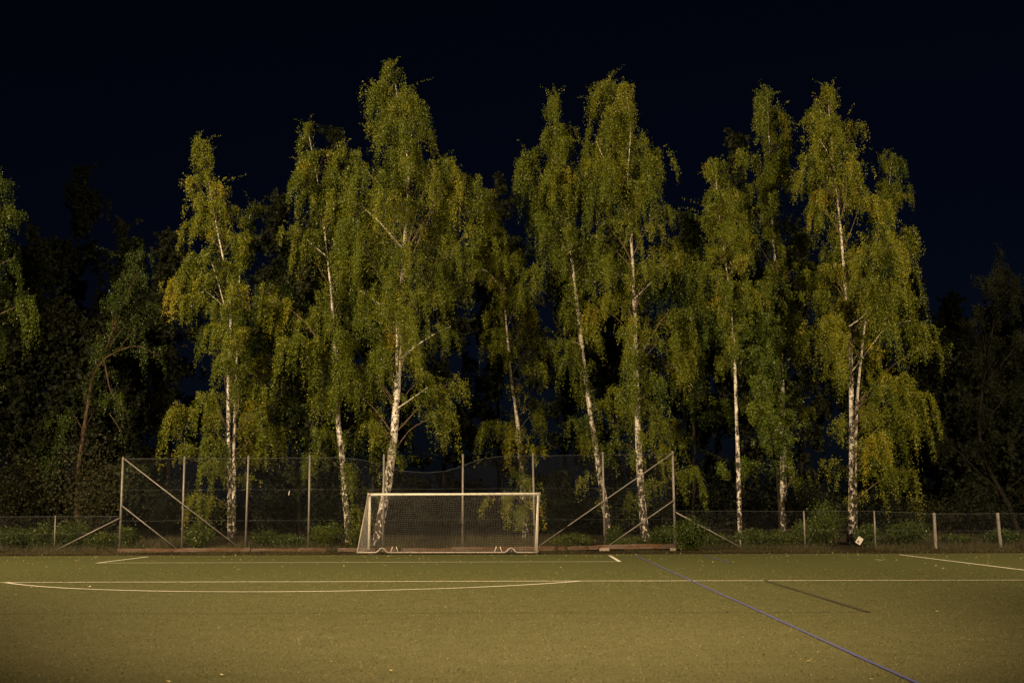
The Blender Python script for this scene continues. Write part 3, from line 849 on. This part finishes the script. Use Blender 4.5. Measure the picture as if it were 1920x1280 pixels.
# ================================================================== fence
FY = 52.4
def chain_link(name, xa, xb, zb, ztop, parent, base, y, pitch_=0.062, r=0.0013):
    """woven wire: two families of slanting wires between xa and xb, zb and ztop(x)"""
    H = ztop((xa + xb) / 2) - zb
    H0 = max(ztop(xa), ztop(xb)) - zb
    V, F = [], []
    step = pitch_ * math.sqrt(2)
    off = np.array([(0, r, 0), (r * .87, -r * .5, 0), (-r * .87, -r * .5, 0)])
    def wire(x0, x1, s):
        n = max(2, int(abs(x1 - x0) / 0.35) + 1)
        o = len(V)
        for i in range(n):
            x = x0 + (x1 - x0) * i / (n - 1)
            v = s(x)
            z = zb + v * (ztop(x) - zb)
            for q in ((r, 0, 0), (-r * .5, r * .87, 0), (-r * .5, -r * .87, 0)):
                V.append((x + q[0] - base.x, y + q[1] - base.y, z + q[2] - base.z))
        for i in range(n - 1):
            for k in range(3):
                F.append((o + i * 3 + k, o + i * 3 + (k + 1) % 3, o + i * 3 + 3 + (k + 1) % 3, o + i * 3 + 3 + k))
    k0 = math.floor((xa - H0) / step); k1 = math.ceil(xb / step)
    for k in range(k0, k1 + 1):
        c = k * step
        a, b = max(xa, c), min(xb, c + H0)
        if b - a > .03: wire(a, b, lambda x: (x - c) / H0)
        c2 = c + H0
        a, b = max(xa, c), min(xb, c + H0)
        if b - a > .03: wire(a, b, lambda x: 1 - (x - c) / H0)
    o = new_mesh(name, V, F, M['wire'], parent)
    o['kind'] = 'stuff'
    return o

# -- tall ball-stop fence
TALL = [((231, 857), (224, 1030)), ((346, 856), (341, 1029)), ((466, 855), (460, 1028)), ((581, 854), (578, 1028)), ((720, 852), (718, 1027)),
        ((868, 852), (867, 1027)), ((999, 850), (1003, 1026)), ((1130, 848), (1134, 1025)), ((1261, 846), (1266, 1024))]
tops = [P(*t, FY) for t, b in TALL]; bots = [P(*b, FY) for t, b in TALL]
fb = Vector((bots[4].x, FY, 0.0))
tall = thing('ball_stop_fence', 'tall galvanised chain-link ball-stop fence with sagging wire behind the goal', 'fence', fb)
for k, (t, b) in enumerate(zip(tops, bots)):
    b = Vector((b.x, FY, -0.1))
    r_ = 0.050 if k in (0, 8) else 0.044
    mb = MB().tube(local([b, t], fb), r_, 12)
    mb.tube(local([t + Vector((0, 0, -.005)), t + Vector((0, 0, .03))], fb), [r_ + .006, r_ * .6], 12)
    mb.make('post', M['galv'], tall, True)
def brace(a, b, r=0.026):
    MB().tube(local([a, b], fb), r, 8).make('brace', M['galv'], tall, True)
FB = FY - 0.085
brace(P(233, 860, FB), P(449, 1027, FB)); brace(P(229, 948, FB - .005), P(331, 1028, FB - .005))
brace(P(1260, 850, FB), P(1011, 1023, FB)); brace(P(1264, 937, FB - .005), P(1142, 1022, FB - .005))
brace(P(224, 971, FB), P(105, 1031, FB), .03); brace(P(1267, 960, FB), P(1387, 1025, FB), .03)
sagx = [P(x, y, FY) for x, y in [(225, 860), (600, 858), (640, 857), (680, 862), (718, 871), (735, 878), (760, 883), (800, 886), (835, 883), (866, 874),
                                 (880, 868), (900, 861), (940, 855), (1262, 851)]]
sx, sz = [p.x for p in sagx], [p.z for p in sagx]
for i in range(8):
    chain_link('mesh_panel', bots[i].x + .05, bots[i + 1].x - .05, 0.02, lambda x: float(np.interp(x, sx, sz)), tall, fb, FY - .06)
def wire_line(pts, r, parent, base, name='tension_wire'):
    MB().tube(local(pts, base), r, 5).make(name, M['wire'], parent)
fine = np.linspace(bots[0].x, bots[8].x, 120)
wire_line([Vector((x, FY - .06 + .012 * math.sin(x * 9), float(np.interp(x, sx, sz)) + .006 * math.sin(x * 13))) for x in fine], .0055, tall, fb)
for zz in (0.10, 1.35, 2.72):
    wire_line([Vector((x, FY - .065, zz + .01 * math.sin(x * 3))) for x in fine], .0028, tall, fb)

# -- low fences either side
def low_fence(label, posts, xa, xb, ztop, thick, stub=None):
    b0 = Vector((P(*posts[0][1], FY).x, FY, 0))
    f = thing('low_fence', label, 'fence', b0, 'low chain-link fences')
    for k, (t, b) in enumerate(posts):
        t = P(*t, FY); b = P(*b, FY); b.z = -0.1
        r_ = thick[k]
        mb = MB().tube(local([b, t], b0), r_, 10)
        if r_ > .05:                                   # squared posts with a drilled face
            mb = MB()
            d = (t - b); L = d.length; rot = Vector((0, 0, 1)).rotation_difference(d).to_matrix()
            mb.box((b + t) / 2 - b0, (2 * r_, 2 * r_, L), rot)
            for j in range(14):
                c = b.lerp(t, (j + 1.2) / 15) - b0 + Vector((0, -r_ - .004, 0))
                mb.box(c, (.03, .012, .03), rot)
        mb.make('post', M['galv'], f, r_ <= .05)
    chain_link('mesh_panel', xa, xb, 0.02, ztop, f, b0, FY - .05)
    fx = np.linspace(xa, xb, 60)
    wire_line([Vector((x, FY - .05, ztop(x))) for x in fx], .004, f, b0)
    for q in (.5, ):
        wire_line([Vector((x, FY - .055, .02 + q * (ztop(x)))) for x in fx], .0025, f, b0)
    return f, b0
pl = P(100, 968, FY).z
low_fence('low thin chain-link fence left of the tall fence', [((104, 966), (102, 1031)), ((-140, 968), (-143, 1032))], P(-320, 1000, FY).x, bots[0].x - .06, lambda x: pl, [.03, .03])
rx = [P(x, y, FY) for x, y in [(1266, 957), (1508, 958), (1640, 958), (1752, 963), (1870, 962), (2200, 965)]]
rfx, rfz = [p.x for p in rx], [p.z for p in rx]
low_fence('low chain-link fence with two thick leaning posts right of the tall fence',
          [((1388, 1011), (1388.5, 1028)), ((1507, 957), (1510, 1030)), ((1639, 957), (1642, 1030)), ((1751, 961), (1755, 1031)), ((1870, 961), (1877, 1031)), ((1990, 962), (1998, 1031))],
          bots[8].x + .06, P(2190, 1000, FY).x, lambda x: float(np.interp(x, rfx, rfz)), [.03, .034, .034, .052, .052, .052])

# -- tilted sign wired to the low fence, and a scrap of tape in the tall fence
sc_ = P(1611.3, 1013, FY - .12)
sg = thing('sign', 'small white tilted sheet with a brown figure hung on the low fence', 'sign', sc_)
rot = Matrix.Rotation(R(33), 3, 'Y')
mb = MB().box((0, 0, 0), (.24, .010, .31), rot); mb.make('board', M['card'], sg)
mb = MB()
for (x, z, w, h) in [(-.02, -.03, .055, .05), (-.045, -.07, .05, .05), (.005, -.095, .06, .035), (.02, -.055, .03, .05)]:
    mb.box(rot @ Vector((x, -.0065, z)), (w, .004, h), rot)
mb.make('figure_print', M['print'], sg)
mb = MB()
for (x, z, w) in [(-.05, .10, .09), (.05, .10, .07), (0, .07, .14)]:
    mb.box(rot @ Vector((x, -.0065, z)), (w, .003, .007), rot)
mb.make('faint_lettering', material('grey_print', (0.5, .46, .44), .7)[0], sg)
tp_ = [P(541.5, 928, FY - .1), P(542.3, 922, FY - .1), P(543.2, 919.5, FY - .1)]
o = MB().tube(local(tp_, tp_[0]), [.022, .022, .012], 6).make('tape_scrap', M['card'])
o.location = tp_[0]; tag(o, 'scrap of white tape caught in the tall fence wire', 'tape')

# ------------------------------------------------------------------ timber beams at the fence foot
BEAMS = [  # px0, px1, py centre 0, 1, height m, label
    (221, 345, 1033.5, 1031.5, .17, 'leftmost weathered timber beam under the first fence post'), (341, 470, 1032, 1031, .19, 'reddish timber beam between the second and third posts'),
    (472, 560, 1032, 1031.5, .16, 'sunken timber beam right of the third post'), (560, 612, 1031, 1031, .17, 'short timber beam at the fourth post'),
    (634, 742, 1032, 1031, .18, 'timber beam passing behind the goal\'s left corner'), (752, 846, 1032, 1031, .16, 'dark timber beam behind the goal net left of the middle post'),
    (846, 962, 1030, 1029, .20, 'pale timber beam behind the goal net at the middle post'), (964, 1058, 1028, 1027.5, .16, 'timber beam running out behind the goal\'s right corner'),
    (1064, 1122, 1027.5, 1025.5, .15, 'short tapering timber beam right of the goal'), (1119, 1265, 1024.8, 1023.2, .19, 'long raised timber beam propped on blocks at the right end')]
for k, (x0, x1, y0, y1, h, lab) in enumerate(BEAMS):
    Yb = 51.2 - (.012 * k if k < 9 else -.05)
    a, b = P(x0, y0, Yb), P(x1, y1, Yb)
    prop = k == 9
    a.z = max(a.z, h / 2 - .02); b.z = max(b.z, h / 2 - .02)
    c = (a + b) / 2; d = b - a; L = d.length
    rs = random.Random(k)
    ns = 9; V = []; F = []
    for i in range(ns):
        q = -L / 2 + L * i / (ns - 1)
        for (sy, szz) in ((-1, -1), (-1, .82), (-.82, 1), (1, 1), (1, -1)):
            V.append((q, sy * .11 + rs.uniform(-.008, .008), szz * h / 2 + rs.uniform(-.012, .012)))
    for i in range(ns - 1):
        for j in range(5):
            F.append((i * 5 + j, i * 5 + (j + 1) % 5, i * 5 + 5 + (j + 1) % 5, i * 5 + 5 + j))
    F += [(4, 3, 2, 1, 0), tuple((ns - 1) * 5 + j for j in range(5))]
    o = new_mesh('timber_beam', V, F, M['wood'])
    o.rotation_euler = d.to_track_quat('X', 'Z').to_euler(); o.location = c
    tag(o, lab, 'beam', 'timber beams along the fence foot')
for (x, y, w, lab) in [(1133, 1030, .42, 'low concrete block under the joint of two right-hand timbers'), (1262, 1029.5, .24, 'small block under the right end of the raised timber')]:
    q = P(x, y, 51.05); q.z = .05
    o = MB().box((0, 0, 0), (w, .26, .16)).make('support_block', M['concrete']); o.location = q
    tag(o, lab, 'block')

# ================================================================== goal (turned round: its net faces the pitch)
gl, gr_ = G(668, 1038.2), G(1008.5, 1038.0)
gc = (gl + gr_) / 2; gc.z = 0
yaw_g = math.atan2(gr_.y - gl.y, gr_.x - gl.x)
goal = thing('football_goal', 'white portable football goal with net, turned with its back to the pitch', 'goal', gc, None, yaw_g)
HW = 3.70; DP = 2.25; HT = 2.46
def gm(mb, name, mat='enamel', parent=None): return mb.make(name, M[mat], parent or goal, True)
# crossbar: an oval section, hollow profile groove left out
gm(MB().tube([(-HW, DP, HT), (0, DP, HT - .012), (HW, DP, HT)], .055, 12), 'crossbar')
gm(MB().tube([(-HW + .02, DP, .03), (-HW + .03, DP, HT - .05)], .055, 12), 'post')
gm(MB().tube([(HW - .16, DP, .03), (HW - .03, DP, HT - .05)], .055, 12), 'post')
for s in (-1, 1):
    gm(MB().box((s * HW, DP, HT - .01), (.13, .13, .14)), 'corner_joint', 'frame')
    gm(MB().tube([(s * HW, DP - .04, HT - .02), (s * HW, DP - .22, HT - .05), (s * (HW + .01), .02, .09)], .028, 8), 'back_stay', 'frame')
    gm(MB().tube([(s * HW, 0, .06), (s * (HW - .04), DP, .05)], .04, 8), 'side_rail', 'frame')
# bottom back rail rises in an arch over each wheel
wl, wr = -HW + 1.02, HW - 1.05
pts = [(-HW, 0, .06)]
for wx in (wl, wr):
    pts += [(wx - .26, 0, .06), (wx - .17, 0, .10), (wx - .09, 0, .20), (wx, 0, .235), (wx + .09, 0, .20), (wx + .17, 0, .10), (wx + .26, 0, .06)]
pts += [(HW, 0, .06)]
gm(MB().tube(pts, .038, 8), 'back_rail', 'frame')
for wx, side in ((wl, 1), (wr, -1)):
    w = gm(MB().tube([(wx - .03, .0, .115), (wx + .03, .0, .115)], .115, 20), 'wheel', 'rubber')
    gm(MB().tube([(wx - .036, .0, .115), (wx + .036, .0, .115)], .05, 12), 'hub', 'enamel', w)
    hx = wx + side * .52                                # lever that lifts the goal on to its wheels
    hb = gm(MB().tube([(hx - .16, -.02, .07), (hx - .10, -.02, .22), (hx - .075, -.02, .31)], .016, 6).tube([(hx + .16, -.02, .07), (hx + .10, -.02, .22), (hx + .075, -.02, .31)], .016, 6), 'lever')
    gm(MB().tube([(hx - .08, -.02, .315), (hx + .08, -.02, .315)], .022, 6), 'grip', 'rubber', hb)
# net: every cord a thin three-sided strand
def net(name, fn, nu, nv, r=0.00125, du=40, dv=24):
    V, F = [], []
    def strand(pts):
        o = len(V)
        for i, p in enumerate(pts):
            for q in ((r, 0, r * .3), (-r * .6, r, 0), (-r * .6, -r, 0)): V.append((p[0] + q[0], p[1] + q[1], p[2] + q[2]))
        for i in range(len(pts) - 1):
            for k in range(3):
                F.append((o + i * 3 + k, o + i * 3 + (k + 1) % 3, o + i * 3 + 3 + (k + 1) % 3, o + i * 3 + 3 + k))
    def strand_h(pts):
        o = len(V)
        for i, p in enumerate(pts):
            for q in ((0, 0, r), (0, r, -r * .6), (0, -r, -r * .6)): V.append((p[0] + q[0], p[1] + q[1], p[2] + q[2]))
        for i in range(len(pts) - 1):
            for k in range(3):
                F.append((o + i * 3 + k, o + i * 3 + (k + 1) % 3, o + i * 3 + 3 + (k + 1) % 3, o + i * 3 + 3 + k))
    for i in range(nu + 1):
        strand([fn(i / nu, j / dv) for j in range(dv + 1)])
    for j in range(nv + 1):
        strand_h([fn(i / du, j / nv) for i in range(du + 1)])
    o = new_mesh(name, V, F, M['cord'], goal); o['kind'] = 'stuff'
    return o
def back_net(u, v):
    x = -HW + .03 + u * (2 * HW - .06)
    e = (1 - abs(2 * u - 1) ** 2.2)                      # sag in the middle
    A = Vector((x, DP - .03, HT - .05)); B = Vector((x, DP - .25 - .45 * e, HT - .10 - .24 * e)); Cc = Vector((x, .02, .08))
    if v < .16: p = A.lerp(B, v / .16)
    else:
        t = (v - .16) / .84
        p = B.lerp(Cc, t) + Vector((0, -.10 * e * math.sin(math.pi * t) + .18 * (1 - t) * t, 0))
    p.z += .012 * math.sin(u * 37 + v * 9) * (1 - v); p.y += .015 * math.sin(u * 53 + v * 21)
    p.x += .012 * math.sin(v * 30 + u * 11)
    return p
net('back_net', back_net, 66, 30, r=0.00125)
for s in (-1, 1):
    def side_net(u, v, s=s):
        ytop = DP - .22 - .02
        y_far = DP - .03
        z = HT - .06 - v * (HT - .14)
        y_near = ytop * (1 - v) + .05 * v
        y = y_far + (y_near - y_far) * u
        return Vector((s * (HW - .01 - (.10 * v if s > 0 else 0) * (1 - u)) + .012 * math.sin(v * 25 + u * 5), y, z))
    net('side_net', side_net, 30, 36, r=0.0017, du=8, dv=12)

# ================================================================== floodlight masts (two at the sides, one added behind the camera)
for k, (lx, ly, lz, aim, *_r) in enumerate(FLOODS):
    root = thing('floodlight_mast', ['floodlight mast on the left touchline', 'floodlight mast on the right touchline', 'added mast on the pitch behind the viewer for the near turf lamp'][k], 'mast', (lx, ly, 0), 'floodlight masts')
    MB().tube([(0, 0, -.2), (0, 0, lz)], [.16, .08], 12).make('pole', M['galv'], root, True)
    d = (Vector(aim) - Vector((lx, ly, lz))).normalized()
    side = d.cross(Vector((0, 0, 1))).normalized()
    MB().tube([side * -1.1 + Vector((0, 0, lz)), side * 1.1 + Vector((0, 0, lz))], .05, 8).make('crossarm', M['galv'], root, True)
    q = d.to_track_quat('-Z', 'Y').to_matrix()
    for s in (-.9, 0, .9):
        MB().box(side * s + Vector((0, 0, lz)) + d * .3, (.5, .5, .22), q).make('lamp_head', M['galv'], root)
